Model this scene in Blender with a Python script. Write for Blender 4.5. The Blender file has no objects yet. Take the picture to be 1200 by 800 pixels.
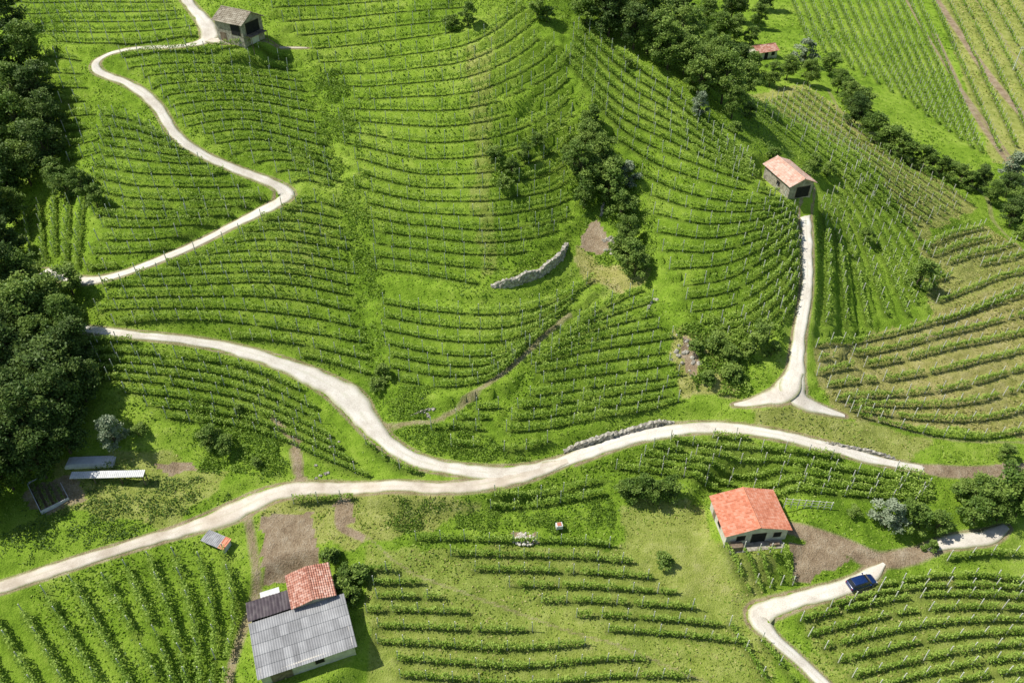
import bpy, bmesh, math, numpy as np
from mathutils import kdtree, Vector, Matrix
rng=np.random.default_rng(7)
scene=bpy.context.scene
# ------------------------------------------------------------ survey frame
CZ=100.0; PITCH=math.radians(40); FPX=942.0
def rays(uv):
    uv=np.atleast_2d(np.asarray(uv,float))
    dx=(uv[:,0]-600)/FPX; dy=(400-uv[:,1])/FPX
    return np.stack([dx, math.cos(PITCH)+dy*math.sin(PITCH), -math.sin(PITCH)+dy*math.cos(PITCH)],1)
def at_z(u,v,z):
    d=rays([[u,v]])[0]; t=(CZ-z)/(-d[2]); return d[0]*t,d[1]*t,z
# ------------------------------------------------------------ noise
def vnoise(x,y,s,seed=0):
    r=np.random.default_rng(seed+100).random((256,256))
    x=np.asarray(x,float); y=np.asarray(y,float); c,sn=math.cos(.6+seed),math.sin(.6+seed)
    a=(x*c-y*sn)/s+1000.5; b=(x*sn+y*c)/s+1000.5
    i=np.floor(a).astype(int); j=np.floor(b).astype(int)
    fx=a-i; fy=b-j; fx=fx*fx*(3-2*fx); fy=fy*fy*(3-2*fy)
    i0=i%256; i1=(i+1)%256; j0=j%256; j1=(j+1)%256
    return (r[i0,j0]*(1-fx)+r[i1,j0]*fx)*(1-fy)+(r[i0,j1]*(1-fx)+r[i1,j1]*fx)*fy
# ------------------------------------------------------------ terrain control
CP=[(0,800,-3),(300,800,-5),(600,800,-7),(900,800,-8),(1200,800,-8),(150,720,-1),
(0,690,1),(290,595,1),(580,565,2.5),(850,500,5),(740,515,4),(930,465,7.5),(1100,550,2),(1200,550,0),(870,610,-1.5),
(1010,690,-4.5),(1200,640,-3.5),(350,740,-3.5),(600,650,-2),(480,640,-1),(760,700,-4),(300,560,2.5),(200,550,2.5),
(400,460,7),(250,403,11),(100,385,13),(320,330,16.5),(180,345,16.5),(340,230,24),(240,280,20),(90,328,16.5),(180,110,34),(250,50,40),(110,80,36),(60,250,18),(150,200,27),
(0,0,38),(100,0,42),(60,100,33),(30,200,20),(0,300,14),(0,400,10),(50,450,7),(0,560,3),(100,480,7),(200,470,8),
(420,430,8.5),(450,300,17),(400,180,27),(370,90,34),
(560,500,6.5),(560,400,13.5),(570,300,20.5),(565,200,28),(560,100,37),(560,0,46),(350,0,44),(250,0,43),
(690,290,17.5),(680,200,25),(660,130,32.5),(640,400,12.5),(700,440,9),(770,350,14.5),(790,430,9.5),(800,300,19),(800,220,25),
(660,10,43.5),(730,60,38.5),(800,115,33),(870,170,28),(920,225,24),(947,290,18.5),(943,350,14.5),(935,410,10.5),(860,400,11),(870,330,17),
(1000,300,9.5),(1000,400,6.5),(985,240,11),(1080,330,4),(1140,262,-.5),(1060,200,1),(1000,150,2),(930,110,3),(885,112,4),(1200,300,-2),(1200,400,0),(1100,400,4),(1100,480,3.5),(1200,500,0.5),(1000,470,6),
(1200,200,-4),(1100,120,-4),(1000,60,-3),(1200,60,-5),(1100,0,-4),(930,0,-3),(820,20,0),(1200,0,-5),(870,60,1)]
W=[at_z(*c) for c in CP]
W+=[(-30,235,56),(-110,240,60),(-190,230,50),(30,215,35),(48,225,16),(60,262,5),(35,300,8),(0,330,25),(-80,330,45),(-200,150,20),(-190,60,6),
(-120,20,-6),(0,20,-12),(130,20,-12),(200,90,-6),(280,200,-5),(260,420,-3),(120,430,-2),(0,420,10),(-200,420,30),(70,195,11),(85,165,12)]
W=np.array(W)
def phi(r2): return 0.5*r2*np.log(r2+1e-9)
def tps_fit(P,lam=6.0):
    n=len(P); X=P[:,:2]/100; r2=((X[:,None]-X[None])**2).sum(-1)
    K=phi(r2)+np.eye(n)*lam*1e-4
    A=np.zeros((n+3,n+3)); A[:n,:n]=K; A[:n,n]=1; A[:n,n+1:]=X; A[n,:n]=1; A[n+1:,:n]=X.T
    b=np.zeros(n+3); b[:n]=P[:,2]; return np.linalg.solve(A,b)
COEF=tps_fit(W)
def tps(x,y):
    X=np.stack([x,y],1)/100; out=np.empty(len(x)); C=W[:,:2]/100; n=len(W)
    for s in range(0,len(x),20000):
        q=X[s:s+20000]; r2=((q[:,None]-C[None])**2).sum(-1)
        out[s:s+20000]=phi(r2)@COEF[:n]+COEF[n]+q@COEF[n+1:]
    return out
def ax(segs):
    L=[]
    for a,b,s in segs: L.append(np.arange(a,b-1e-6,s))
    L.append([segs[-1][1]]); return np.concatenate(L)
XS=ax([(-1800,-300,75),(-300,-120,3),(-120,170,.5),(170,300,1.5),(300,1800,75)])
YS=ax([(-600,20,31),(20,45,2.5),(45,200,.5),(200,360,1.25),(360,520,4),(520,2500,90)])
GX,GY=np.meshgrid(XS,YS); gx=GX.ravel(); gy=GY.ravel()
inside=(gx>-330)&(gx<330)&(gy>-40)&(gy<540)
H=np.zeros(len(gx)); H[inside]=np.clip(tps(gx[inside],gy[inside]),-25,75)
ox=np.maximum(0,np.maximum(-210-gx,gx-290)); oy=np.maximum(0,np.maximum(0-gy,gy-430)); dd=np.hypot(ox,oy)
w=np.clip(dd/90,0,1); w=w*w*(3-2*w)
far=-8+vnoise(gx,gy,260,3)*26+vnoise(gx,gy,90,4)*8+np.clip(dd/900,0,1.5)*60*vnoise(gx,gy,500,9)
H=H*(1-w)+far*w
H+=(vnoise(gx,gy,9,1)-.5)*.7+(vnoise(gx,gy,3.1,2)-.5)*.22
HB=H.reshape(GX.shape).copy()
def samp(Z,x,y):
    x=np.asarray(x,float); y=np.asarray(y,float)
    i=np.clip(np.searchsorted(XS,x)-1,0,len(XS)-2); j=np.clip(np.searchsorted(YS,y)-1,0,len(YS)-2)
    fx=np.clip((x-XS[i])/(XS[i+1]-XS[i]),0,1); fy=np.clip((y-YS[j])/(YS[j+1]-YS[j]),0,1)
    return (Z[j,i]*(1-fx)+Z[j,i+1]*fx)*(1-fy)+(Z[j+1,i]*(1-fx)+Z[j+1,i+1]*fx)*fy
def gp(uv,off=0.0,Z=None):
    Z=HB if Z is None else Z
    d=rays(uv); n=len(d); T=np.arange(50,620,1.5); out=np.zeros((n,3))
    for s in range(0,n,400):
        q=d[s:s+400]; X=q[:,0:1]*T; Y=q[:,1:2]*T; ZZ=CZ+q[:,2:3]*T
        f=ZZ-(samp(Z,X,Y)+off); neg=f<0; k=np.argmax(neg,1); k[~neg.any(1)]=len(T)-1; k=np.maximum(k,1)
        r=np.arange(len(q)); a=f[r,k-1]; b=f[r,k]; tt=T[k-1]+(T[k]-T[k-1])*np.clip(a/(a-b+1e-9),0,1)
        out[s:s+400,0]=q[:,0]*tt; out[s:s+400,1]=q[:,1]*tt
    out[:,2]=samp(Z,out[:,0],out[:,1]); return out
def catmull(P,n):
    P=np.asarray(P,float)
    if len(P)==2: t=np.linspace(0,1,n)[:,None]; return P[0]*(1-t)+P[1]*t
    Q=np.vstack([2*P[0]-P[1],P,2*P[-1]-P[-2]])
    seg=np.hypot(*np.diff(P[:,:2],axis=0).T); cum=np.r_[0,np.cumsum(seg)]; s=np.linspace(0,cum[-1],n)
    i=np.clip(np.searchsorted(cum,s,side='right')-1,0,len(seg)-1); t=((s-cum[i])/seg[i])[:,None]
    a,b,c,e=Q[i],Q[i+1],Q[i+2],Q[i+3]
    return .5*((2*b)+(-a+c)*t+(2*a-5*b+4*c-e)*t*t+(-a+3*b-3*c+e)*t**3)
def resample(P,step):
    seg=np.linalg.norm(np.diff(P[:,:2],axis=0),axis=1); cum=np.r_[0,np.cumsum(seg)]
    n=max(2,int(cum[-1]/step)+1); s=np.linspace(0,cum[-1],n)
    return np.stack([np.interp(s,cum,P[:,k]) for k in range(P.shape[1])],1)
def smooth(a,k):
    for _ in range(k):
        b=a.copy(); b[1:-1]=(a[:-2]+a[1:-1]*2+a[2:])/4; a=b
    return a
# ------------------------------------------------------------ roads
ROADS=[ # brownness, pts (u,v,width m)
(.05,[(200,-25,2.2),(225,8,2.4),(243,30,3.2),(247,45,3.6),(215,54,1.9),(150,57,1.7),(112,70,1.7),(112,84,1.9),(150,97,2.1),(183,122,2.0),(205,158,1.9),(240,182,1.9),(290,203,2.1),(325,216,2.6),(338,229,3.4),(318,241,2.8),(280,260,2.1),(220,290,1.9),(150,318,1.8),(100,329,2.3),(50,318,2.2)]),
(.4,[(246,47,3),(268,53,2.4),(310,55,.9),(360,56,.5)]),
(.0,[(70,383,1.8),(150,391,1.8),(250,403,2.2),(330,425,2.8),(385,450,4.2),(412,468,5.0),(428,492,3.9),(450,516,3.0),(490,540,2.6),(540,550,2.4),(600,554,2.9),(660,541,2.4),(740,512,2.6),(820,500,2.4),(890,505,2.3),(960,520,2.3),(1020,537,1.9),(1082,549,1.3)]),
(.38,[(-40,697,2),(0,688,2),(100,655,2.1),(200,625,2.2),(270,601,4.0),(320,578,3.2),(380,571,2.4),(460,575,2.1),(530,579,2.1),(580,569,2.5),(625,553,2.8),(665,540,1.2)]),
(.0,[(942,232,2.2),(946,290,1.8),(945,340,1.8),(937,390,2.),(933,430,2.6),(930,455,4.2),(945,472,3.4),(990,487,.6)]),
(.1,[(932,435,2.4),(920,460,4.2),(895,470,2.6),(860,474,.5)]),
(.0,[(1036,660,.5),(1022,671,2.0),(1000,685,2.4),(950,698,2.4),(905,712,3.2),(888,722,3.6),(905,745,1.8),(935,772,1.6),(980,815,1.6)]),
(.1,[(1085,642,1.2),(1120,634,2.4),(1160,628,2.4),(1180,617,1.0)]),
]
roads=[]; brown=[]
for bw,pp in ROADS:
    P=catmull(pp,160); G=gp(P[:,:2]); R=np.c_[G,P[:,2]]
    R[:,0]=smooth(R[:,0],6); R[:,1]=smooth(R[:,1],6); R=resample(R,.5); R[:,2]=smooth(samp(HB,R[:,0],R[:,1]),20)
    roads.append(R); brown.append(bw)
def tie(a,b):
    A=roads[a]; B=roads[b]; D=np.hypot(A[:,0:1]-B[None,:,0],A[:,1:2]-B[None,:,1]); k=D.argmin(1); d=D[np.arange(len(A)),k]
    f=np.clip(1-(d-3)/6,0,1); f=f*f*(3-2*f); A[:,2]+=(B[k,2]-A[:,2])*f
tie(3,2); tie(5,4); tie(1,0)
RA=np.vstack(roads); rkd=kdtree.KDTree(len(RA))
for i,p in enumerate(RA): rkd.insert((p[0],p[1],0),i)
rkd.balance()
TR=[([(668,370),(640,392),(600,430),(545,470),(510,490),(465,497),(440,490)],1.3,.70),
([(430,628),(480,668),(560,700),(650,733),(740,762),(830,800)],.9,.62),
([(290,600),(296,640),(300,680),(285,740),(265,810)],1.9,.75),
([(320,488),(345,520),(352,550),(335,572)],1.4,.8),
([(345,515),(350,545),(352,572)],2.8,.8),
([(400,590),(398,615),(425,630)],1.4,1.),
([(925,618),(985,638),(1030,655),(1070,650),(1100,640)],2.8,1.),
([(1080,549),(1130,553),(1210,550)],2.4,1.),
([(985,470),(1040,495),(1110,515),(1210,520)],1.,.6),
([(1065,398),(1100,392),(1150,375)],.7,.9),
([(970,105),(1000,150),(1075,190),(1150,225),(1165,260),(1200,295)],1.8,.6),
([(1095,40),(1140,130),(1200,215)],2.4,.8),([(1050,-20),(1110,80),(1195,200)],1.6,.75),([(1085,-20),(1160,90),(1240,180)],3.4,.85),([(1130,-20),(1200,80),(1240,140)],1.6,.7),
([(560,0),(553,60),(556,150),(568,250),(575,320)],.7,.35),
([(600,225),(612,200),(640,180)],1.0,.3)]
tpts=[];
for pp,wd,st in TR:
    R=resample(gp(catmull(pp,60)),.5)
    for p in R: tpts.append((p[0],p[1],wd,st))
tpts=np.array(tpts); tkd=kdtree.KDTree(len(tpts))
for i,p in enumerate(tpts): tkd.insert((p[0],p[1],0),i)
tkd.balance()
PADS=[(355,735,8.5),(874,608,6.7),(921,215,5),(284,45,5),(893,64,4)]
pads=[]
for u,v,r in PADS:
    p=gp([[u,v]])[0]; pads.append((p[0],p[1],p[2],r))
# ------------------------------------------------------------ vine blocks (guides, rows between guides, terracing, density, vigour)
BL=[
([[(-75,740),(-30,800),(0,860)],[(120,668),(160,740),(200,830)],[(262,640),(276,720),(262,820)]],[6,5],.3,1.2,1.35),
([[(475,636),(560,637),(720,641)],[(700,744),(780,748),(885,757)]],[6],.4,1,1.0),
([[(412,655),(430,656)],[(430,722),(560,722)],[(455,797),(620,800),(830,797)]],[4,4],.4,1,1.0),
([[(790,512),(900,520),(1000,535),(1095,562)],[(722,550),(830,560),(930,573),(1090,588)]],[5],.5,1,1.1),
([[(990,702),(1060,684),(1130,680),(1210,686)],[(925,732),(1040,708),(1120,703),(1210,705)],[(990,800),(1080,778),(1140,765),(1210,755)],[(1060,840),(1140,812),(1210,800)]],[2,4,3],.4,1.1,1.05),
([[(1105,650),(1150,643),(1210,640)],[(1110,660),(1160,655),(1210,654)]],[1],.3,1,1),
([[(842,642),(865,675),(895,712)],[(905,640),(920,665),(935,690)]],[4],.2,1,1.1),
([[(872,728),(905,770),(940,815)],[(855,735),(885,780),(905,815)]],[1],.2,1,1.1),
([[(950,412),(1010,400),(1090,383),(1210,342)],[(955,442),(1030,428),(1110,412),(1210,388)],[(975,472),(1060,466),(1130,456),(1210,432)],[(1000,490),(1080,510),(1150,517),(1210,505)]],[2,2,3],.7,1.05,.95),
([[(1078,294),(1110,281),(1152,266)],[(1085,335),(1140,318),(1205,295)],[(1105,380),(1160,355),(1210,335)]],[3,2],.6,1,1.),
([[(938,103),(1000,150),(1060,190),(1142,243)],[(882,128),(950,180),(1010,225),(1078,278)]],[8],.3,.9,.85),
([[(915,-30),(940,30),(952,55)],[(990,-30),(1030,60),(1062,120)],[(1062,-30),(1107,75),(1152,185)],[(1190,-40),(1310,150)]],[7,7,8],.0,.75,.95),
([[(140,68),(200,64),(280,68),(352,74)],[(190,125),(240,120),(300,120),(372,130)],[(240,172),(290,165),(330,170),(392,190)],[(335,214),(360,212),(400,222)]],[5,4,4],.7,1,1),
([[(345,240),(370,236),(405,245)],[(250,290),(310,282),(412,290)],[(115,338),(220,335),(320,335),(420,345)],[(115,378),(220,378),(320,388),(430,400)],[(310,412),(370,420),(440,440)]],[4,4,3,2],.7,1,1),
([[(120,135),(160,145),(195,165)],[(112,185),(180,190),(250,196)],[(112,225),(200,235),(325,232)],[(112,262),(180,266),(265,262)],[(95,312),(150,310),(200,294)]],[4,3,3,3],.7,1,1),
([[(28,245),(34,280),(40,318)],[(100,215),(95,260),(90,318)]],[4],.5,1,1),
([[(10,5),(100,3),(205,2)],[(60,50),(120,50),(235,42)]],[4],.7,1,1),
([[(50,66),(75,68),(100,72)],[(80,190),(100,185),(118,180)]],[7],.7,1,.9),
([[(270,-25),(400,-25),(520,-30)],[(310,12),(400,5),(540,-5)],[(355,60),(450,48),(545,35)]],[2,3],.7,1,.95),
([[(372,74),(450,66),(550,50),(615,5)],[(392,125),(470,132),(565,124),(640,92),(668,60)],[(408,185),(480,200),(570,204),(640,186),(672,160)],[(424,250),(490,263),(570,271),(640,262),(676,248)],[(432,310),(500,322),(575,334)]],[4,4,4,4],.8,1,1),
([[(438,350),(500,362),(580,366),(650,350),(700,322)],[(450,400),(520,413),(590,410),(650,378)],[(458,442),(520,450),(575,440),(612,412)]],[3,3],.8,1,1),
([[(672,15),(730,68),(800,118),(880,190)],[(668,75),(720,130),(800,172),(890,213)],[(745,200),(800,224),(860,235),(925,236)],[(765,270),(830,278),(890,266),(938,248)],[(790,335),(850,328),(905,295),(943,265)],[(815,380),(865,372),(915,335),(941,295)],[(870,400),(905,388),(930,355),(938,325)]],[5,3,3,3,3,3],.85,1.05,1.05),
([[(668,380),(710,356),(755,336)],[(620,424),(700,406),(790,392)],[(570,464),(680,455),(800,438)],[(500,500),(620,500),(740,485),(800,468)],[(520,520),(600,522),(650,512)]],[4,3,3,1],.7,1,1),
([[(110,406),(200,411),(290,424),(350,448)],[(105,446),(200,452),(300,472),(395,515)],[(190,488),(300,505),(390,540),(440,560)]],[4,3],.6,1,.95),
([[(430,520),(480,556),(560,566)],[(400,545),(440,563),(500,568)]],[1],.4,1,1),
([[(962,240),(970,300),(968,392)],[(985,215),(1025,280),(1065,375)],[(1000,182),(1062,262),(1110,335)]],[4,4],.4,.95,.95),
([[(330,590),(440,588),(560,590),(715,563)],[(560,600),(640,590),(715,578)]],[1],.3,1,1.1),
]
def nearroad(x,y):
    co,i,d=rkd.find((x,y,0)); return d-RA[i,3]/2
blocks=[]; rowpts=[]
for guides,ns,terr,dens,vig in BL:
    Gs=[catmull(g,44) for g in guides]; rows=[]
    for k,n in enumerate(ns):
        last=(k==len(ns)-1)
        for i in range(n+(1 if last else 0)):
            t=i/n; rows.append(Gs[k]*(1-t)+Gs[k+1]*t)
    rr=[]
    for r in rows:
        P=gp(r)
        jump=np.linalg.norm(np.diff(P[:,:2],axis=0),axis=1); cut=np.where(jump>12)[0]
        parts=np.split(P,cut+1)
        for Q in parts:
            if len(Q)<4: continue
            Q[:,0]=smooth(Q[:,0],3); Q[:,1]=smooth(Q[:,1],3); Q=resample(Q,.4)
            a0,a1=rng.integers(0,6,2); Q=Q[a0:len(Q)-a1]
            if len(Q)<10: continue
            amp=(vnoise(Q[:,0],Q[:,1],14,21)-.5)*1.3
            Q[:,1]+=amp
            gapn=vnoise(Q[:,0],Q[:,1],6.5,77)
            keep=np.array([nearroad(p[0],p[1])>.9 and g_<.92 and all((p[0]-a[0])**2+(p[1]-a[1])**2>(a[3]*.95)**2 for a in pads) for p,g_ in zip(Q,gapn)])
            s=None
            for j in range(len(Q)+1):
                ok=j<len(Q) and keep[j]
                if ok and s is None: s=j
                if not ok and s is not None:
                    if j-s>8: rr.append(Q[s:j])
                    s=None
    blocks.append((rr,dens,vig,terr))
    for q in rr:
        for p in q[::2]: rowpts.append((p[0],p[1],samp(HB,p[0],p[1]),terr))
rowpts=np.array([[float(a) for a in p] for p in rowpts]); vkd=kdtree.KDTree(len(rowpts))
for i,p in enumerate(rowpts): vkd.insert((p[0],p[1],0),i)
vkd.balance()
# ------------------------------------------------------------ final height + masks
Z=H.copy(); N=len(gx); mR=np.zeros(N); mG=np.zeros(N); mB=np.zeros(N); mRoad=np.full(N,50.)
act=np.where((gx>-150)&(gx<260)&(gy>30)&(gy<360))[0]
for i in act:
    x=gx[i]; y=gy[i]; z=Z[i]
    co,k,d=vkd.find((x,y,0))
    if d<3.2:
        f=1-min(1,max(0,(d-2.0)/1.2)); z+=rowpts[k,3]*(rowpts[k,2]-z)*f
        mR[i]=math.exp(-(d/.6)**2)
    co,k,d=tkd.find((x,y,0))
    if d<6:
        mB[i]=tpts[k,3]*min(1,max(0,1.15-(d/(tpts[k,2]*.62))**2))
    co,k,d=rkd.find((x,y,0)); e=d-RA[k,3]/2; mRoad[i]=e
    if e<2.4:
        f=1-min(1,max(0,(e-.3)/2.1)); f=f*f*(3-2*f); z+=(RA[k,2]-.10-z)*f
        if e>-.2: mB[i]=max(mB[i],.85*math.exp(-((e-.1)/.6)**2))
    Z[i]=z
for a in pads:
    d=np.hypot(gx-a[0],gy-a[1]); f=np.clip(1-(d-a[3])/3,0,1); f=f*f*(3-2*f); Z+=(a[2]-Z)*f
def pip(poly,x,y):
    c=np.zeros(len(x),bool); n=len(poly)
    for i in range(n):
        x1,y1=poly[i][:2]; x2,y2=poly[(i+1)%n][:2]
        c^=((y1>y)!=(y2>y))&(x<(x2-x1)*(y-y1)/((y2-y1) if y2!=y1 else 1e-9)+x1)
    return c
jx=gx+(vnoise(gx,gy,3,31)-.5)*2.2; jy=gy+(vnoise(gx,gy,3,32)-.5)*2.2
DRY=[([(950,405),(1080,375),(1210,325),(1210,515),(1000,492),(955,455)],.9),([(1075,290),(1150,262),(1210,300),(1210,340),(1105,385)],.75),
([(875,110),(940,98),(1145,245),(1075,285)],.7),([(430,640),(900,640),(900,810),(430,810)],.4),([(720,585),(825,585),(850,700),(740,690)],.5),
([(930,690),(1210,680),(1210,810),(960,810)],.4),([(330,560),(560,590),(430,640),(300,620)],.6),([(1090,-40),(1230,-40),(1230,200),(1160,190)],.6),
([(780,385),(830,395),(870,440),(860,470),(800,460)],.8),([(670,290),(760,310),(755,335),(690,335)],.8),([(880,480),(1000,490),(1100,520),(1050,540),(900,500)],.6),
([(60,540),(200,530),(270,560),(200,620),(60,600)],.5),([(550,60),(575,60),(580,330),(560,330)],.35)]
for poly,s in DRY:
    m=pip(gp(poly),jx,jy); mG[m]=np.maximum(mG[m],s)
SOIL=[([(306,605),(368,600),(374,650),(352,672),(308,678)],1),([(920,640),(975,632),(995,660),(935,682)],1),([(796,392),(822,405),(815,440),(800,436)],.9),
([(683,270),(700,255),(722,285),(700,300),(680,290)],.85),([(600,622),(628,620),(632,636),(606,638)],.9),([(60,560),(90,552),(105,585),(60,600),(30,600),(28,575)],.75),
([(175,545),(225,540),(230,552),(190,556)],.9),([(1150,545),(1210,540),(1210,560),(1150,560)],.9),([(388,590),(412,586),(418,612),(396,616)],.9)]
jx=gx+(vnoise(gx,gy,2,33)-.5)*.9; jy=gy+(vnoise(gx,gy,2,34)-.5)*.9
for poly,s in SOIL:
    m=pip(gp(poly),jx,jy); mB[m]=np.maximum(mB[m],s)
ZB=Z.reshape(GX.shape)
MB=mB.reshape(GX.shape); MG=mG.reshape(GX.shape); MRD=mRoad.reshape(GX.shape); MRW=mR.reshape(GX.shape)
# ------------------------------------------------------------ materials
def nt(name):
    m=bpy.data.materials.new(name); m.use_nodes=True; t=m.node_tree; t.nodes.clear()
    o=t.nodes.new('ShaderNodeOutputMaterial'); return m,t,o
class NB:
    def __init__(s,t): s.t=t
    def n(s,ty,**k):
        x=s.t.nodes.new(ty)
        for a,b in k.items(): setattr(x,a,b)
        return x
    def l(s,a,b): s.t.links.new(a,b)
    def noise(s,scale,detail=3,rough=.6):
        x=s.n('ShaderNodeTexNoise'); x.inputs['Scale'].default_value=scale; x.inputs['Detail'].default_value=detail; x.inputs['Roughness'].default_value=rough
        g=s.n('ShaderNodeNewGeometry'); s.l(g.outputs['Position'],x.inputs['Vector']); return x.outputs['Fac']
    def ramp(s,fac,stops):
        r=s.n('ShaderNodeValToRGB'); e=r.color_ramp.elements
        while len(e)<len(stops): e.new(.5)
        for i,(p,c) in enumerate(stops): e[i].position=p; e[i].color=(*c,1) if len(c)==3 else c
        s.l(fac,r.inputs['Fac']); return r.outputs['Color']
    def mix(s,f,a,b,mode='MIX'):
        m=s.n('ShaderNodeMix',data_type='RGBA',blend_type=mode)
        for sock,v in ((m.inputs[0],f),(m.inputs[6],a),(m.inputs[7],b)):
            if isinstance(v,(int,float)): sock.default_value=v
            elif isinstance(v,tuple): sock.default_value=(*v,1)
            else: s.l(v,sock)
        return m.outputs[2]
    def math(s,op,a,b=0,clamp=False):
        m=s.n('ShaderNodeMath',operation=op,use_clamp=clamp)
        for sock,v in ((m.inputs[0],a),(m.inputs[1],b)):
            if isinstance(v,(int,float)): sock.default_value=v
            else: s.l(v,sock)
        return m.outputs[0]
def finish(b,o,col,rough=.9,spec=.15,bump=None,bd=.1,metal=0,transl=None,coat=0):
    p=b.n('ShaderNodeBsdfPrincipled'); p.inputs['Roughness'].default_value=rough; p.inputs['Specular IOR Level'].default_value=spec; p.inputs['Metallic'].default_value=metal
    p.inputs['Coat Weight'].default_value=coat
    if isinstance(col,tuple): p.inputs['Base Color'].default_value=(*col,1)
    else: b.l(col,p.inputs['Base Color'])
    if bump is not None:
        bn=b.n('ShaderNodeBump'); bn.inputs['Distance'].default_value=bd; bn.inputs['Strength'].default_value=1; b.l(bump,bn.inputs['Height']); b.l(bn.outputs[0],p.inputs['Normal'])
    out=p.outputs[0]
    if transl:
        tr=b.n('ShaderNodeBsdfTranslucent'); b.l(col,tr.inputs['Color']); mx=b.n('ShaderNodeMixShader'); mx.inputs[0].default_value=transl
        b.l(out,mx.inputs[1]); b.l(tr.outputs[0],mx.inputs[2]); out=mx.outputs[0]
    b.l(out,o.inputs['Surface'])
def m_simple(name,c1,c2,scale=2,rough=.8,spec=.2,bump=0,metal=0,coat=0,lo=.3,hi=.7):
    m,t,o=nt(name); b=NB(t); f=b.noise(scale,4)
    col=b.ramp(f,[(lo,c1),(hi,c2)]); finish(b,o,col,rough,spec,f if bump else None,bump,metal,None,coat); return m
def m_leaf(name,stops,transl=.3,big=.06,bw=.6):
    m,t,o=nt(name); b=NB(t)
    a=b.n('ShaderNodeAttribute',attribute_name='tint'); n1=b.noise(big,2)
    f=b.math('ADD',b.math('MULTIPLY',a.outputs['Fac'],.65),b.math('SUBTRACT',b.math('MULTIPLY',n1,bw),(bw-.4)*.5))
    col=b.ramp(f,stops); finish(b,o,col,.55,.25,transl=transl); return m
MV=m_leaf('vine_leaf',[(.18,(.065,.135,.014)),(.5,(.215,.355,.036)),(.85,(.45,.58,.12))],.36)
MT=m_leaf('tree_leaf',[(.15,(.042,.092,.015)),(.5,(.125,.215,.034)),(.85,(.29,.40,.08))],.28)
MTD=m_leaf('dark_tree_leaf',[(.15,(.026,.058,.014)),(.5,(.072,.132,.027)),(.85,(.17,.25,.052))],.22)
MTS=m_leaf('silver_leaf',[(.15,(.08,.115,.065)),(.5,(.19,.255,.14)),(.85,(.38,.44,.29))],.25)
MGR=m_leaf('grass_blade',[(.15,(.11,.205,.018)),(.5,(.24,.375,.038)),(.9,(.42,.53,.095))],.36)
MGD=m_leaf('dry_grass_blade',[(.15,(.20,.235,.045)),(.5,(.38,.39,.10)),(.9,(.57,.52,.22))],.3)
MBARK=m_simple('bark',(.05,.035,.025),(.14,.11,.08),3)
MPOST=m_simple('post_wood',(.55,.52,.46),(.8,.78,.72),.7)
m,t,o=nt('grass_ground'); b=NB(t); MGRD=m
at=b.n('ShaderNodeAttribute',attribute_name='mask'); sp=b.n('ShaderNodeSeparateColor'); b.l(at.outputs['Color'],sp.inputs[0])
nb=b.noise(.045,4); nm=b.noise(.5,4,.65); nf=b.noise(4.5,4,.7)
f=b.math('ADD',b.math('MULTIPLY',nb,.45),b.math('ADD',b.math('MULTIPLY',nm,.35),b.math('MULTIPLY',nf,.35)))
g=b.ramp(f,[(.43,(.085,.16,.014)),(.54,(.20,.33,.028)),(.64,(.31,.445,.055)),(.76,(.43,.50,.13))])
dry=b.ramp(b.math('ADD',b.math('MULTIPLY',nm,.5),b.math('MULTIPLY',nf,.5)),[(.35,(.27,.28,.06)),(.5,(.44,.40,.14)),(.68,(.60,.51,.28))])
g=b.mix(b.math('MULTIPLY',sp.outputs[1],b.math('ADD',nb,.45,),True),g,dry)
g=b.mix(b.math('MULTIPLY',sp.outputs[0],.72),g,(.055,.078,.018))  # paints a dark shade band on the ground along the vine rows
soil=b.ramp(b.math('ADD',b.math('MULTIPLY',nm,.5),b.math('MULTIPLY',nf,.5)),[(.35,(.20,.14,.085)),(.5,(.37,.28,.18)),(.68,(.55,.47,.34))])
sf=b.math('MULTIPLY',b.math('SUBTRACT',b.math('ADD',sp.outputs[2],b.math('MULTIPLY',nf,.5)),.65),2.5,True)
g=b.mix(sf,g,soil)
finish(b,o,g,.95,.05,b.math('ADD',nf,nm),.3)
m,t,o=nt('pale_gravel'); b=NB(t); MRDM=m
at=b.n('ShaderNodeAttribute',attribute_name='across'); br=b.n('ShaderNodeAttribute',attribute_name='brown'); n1=b.noise(.35,4); n2=b.noise(5,4,.7); n3=b.noise(.12,3); ab=b.math('ABSOLUTE',at.outputs['Fac'])
c=b.ramp(b.math('ADD',b.math('MULTIPLY',n1,.5),b.math('MULTIPLY',n2,.5)),[(.33,(.50,.45,.37)),(.5,(.70,.65,.56)),(.66,(.84,.81,.74))])
c=b.mix(b.math('MULTIPLY',b.math('SUBTRACT',b.math('ADD',br.outputs['Fac'],n3),.5),1.3,True),c,b.ramp(n1,[(.35,(.42,.33,.23)),(.65,(.66,.56,.43))]))
cen=b.math('MULTIPLY',b.math('SUBTRACT',b.math('ADD',b.math('SUBTRACT',.32,ab),b.math('MULTIPLY',n1,1.2)),.80),2.5,True)
c=b.mix(b.math('MULTIPLY',cen,.45),c,(.36,.36,.17))
eg=b.math('MULTIPLY',b.math('SUBTRACT',b.math('ADD',ab,b.math('MULTIPLY',n2,.8)),1.10),3,True)
c=b.mix(b.math('MULTIPLY',eg,.85),c,(.28,.31,.10))
finish(b,o,c,.95,.1,n2,.05)
m,t,o=nt('dry_stone'); b=NB(t); MSTONE=m
v=b.n('ShaderNodeTexVoronoi'); v.inputs['Scale'].default_value=2.2; gg=b.n('ShaderNodeNewGeometry'); b.l(gg.outputs['Position'],v.inputs['Vector'])
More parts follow.
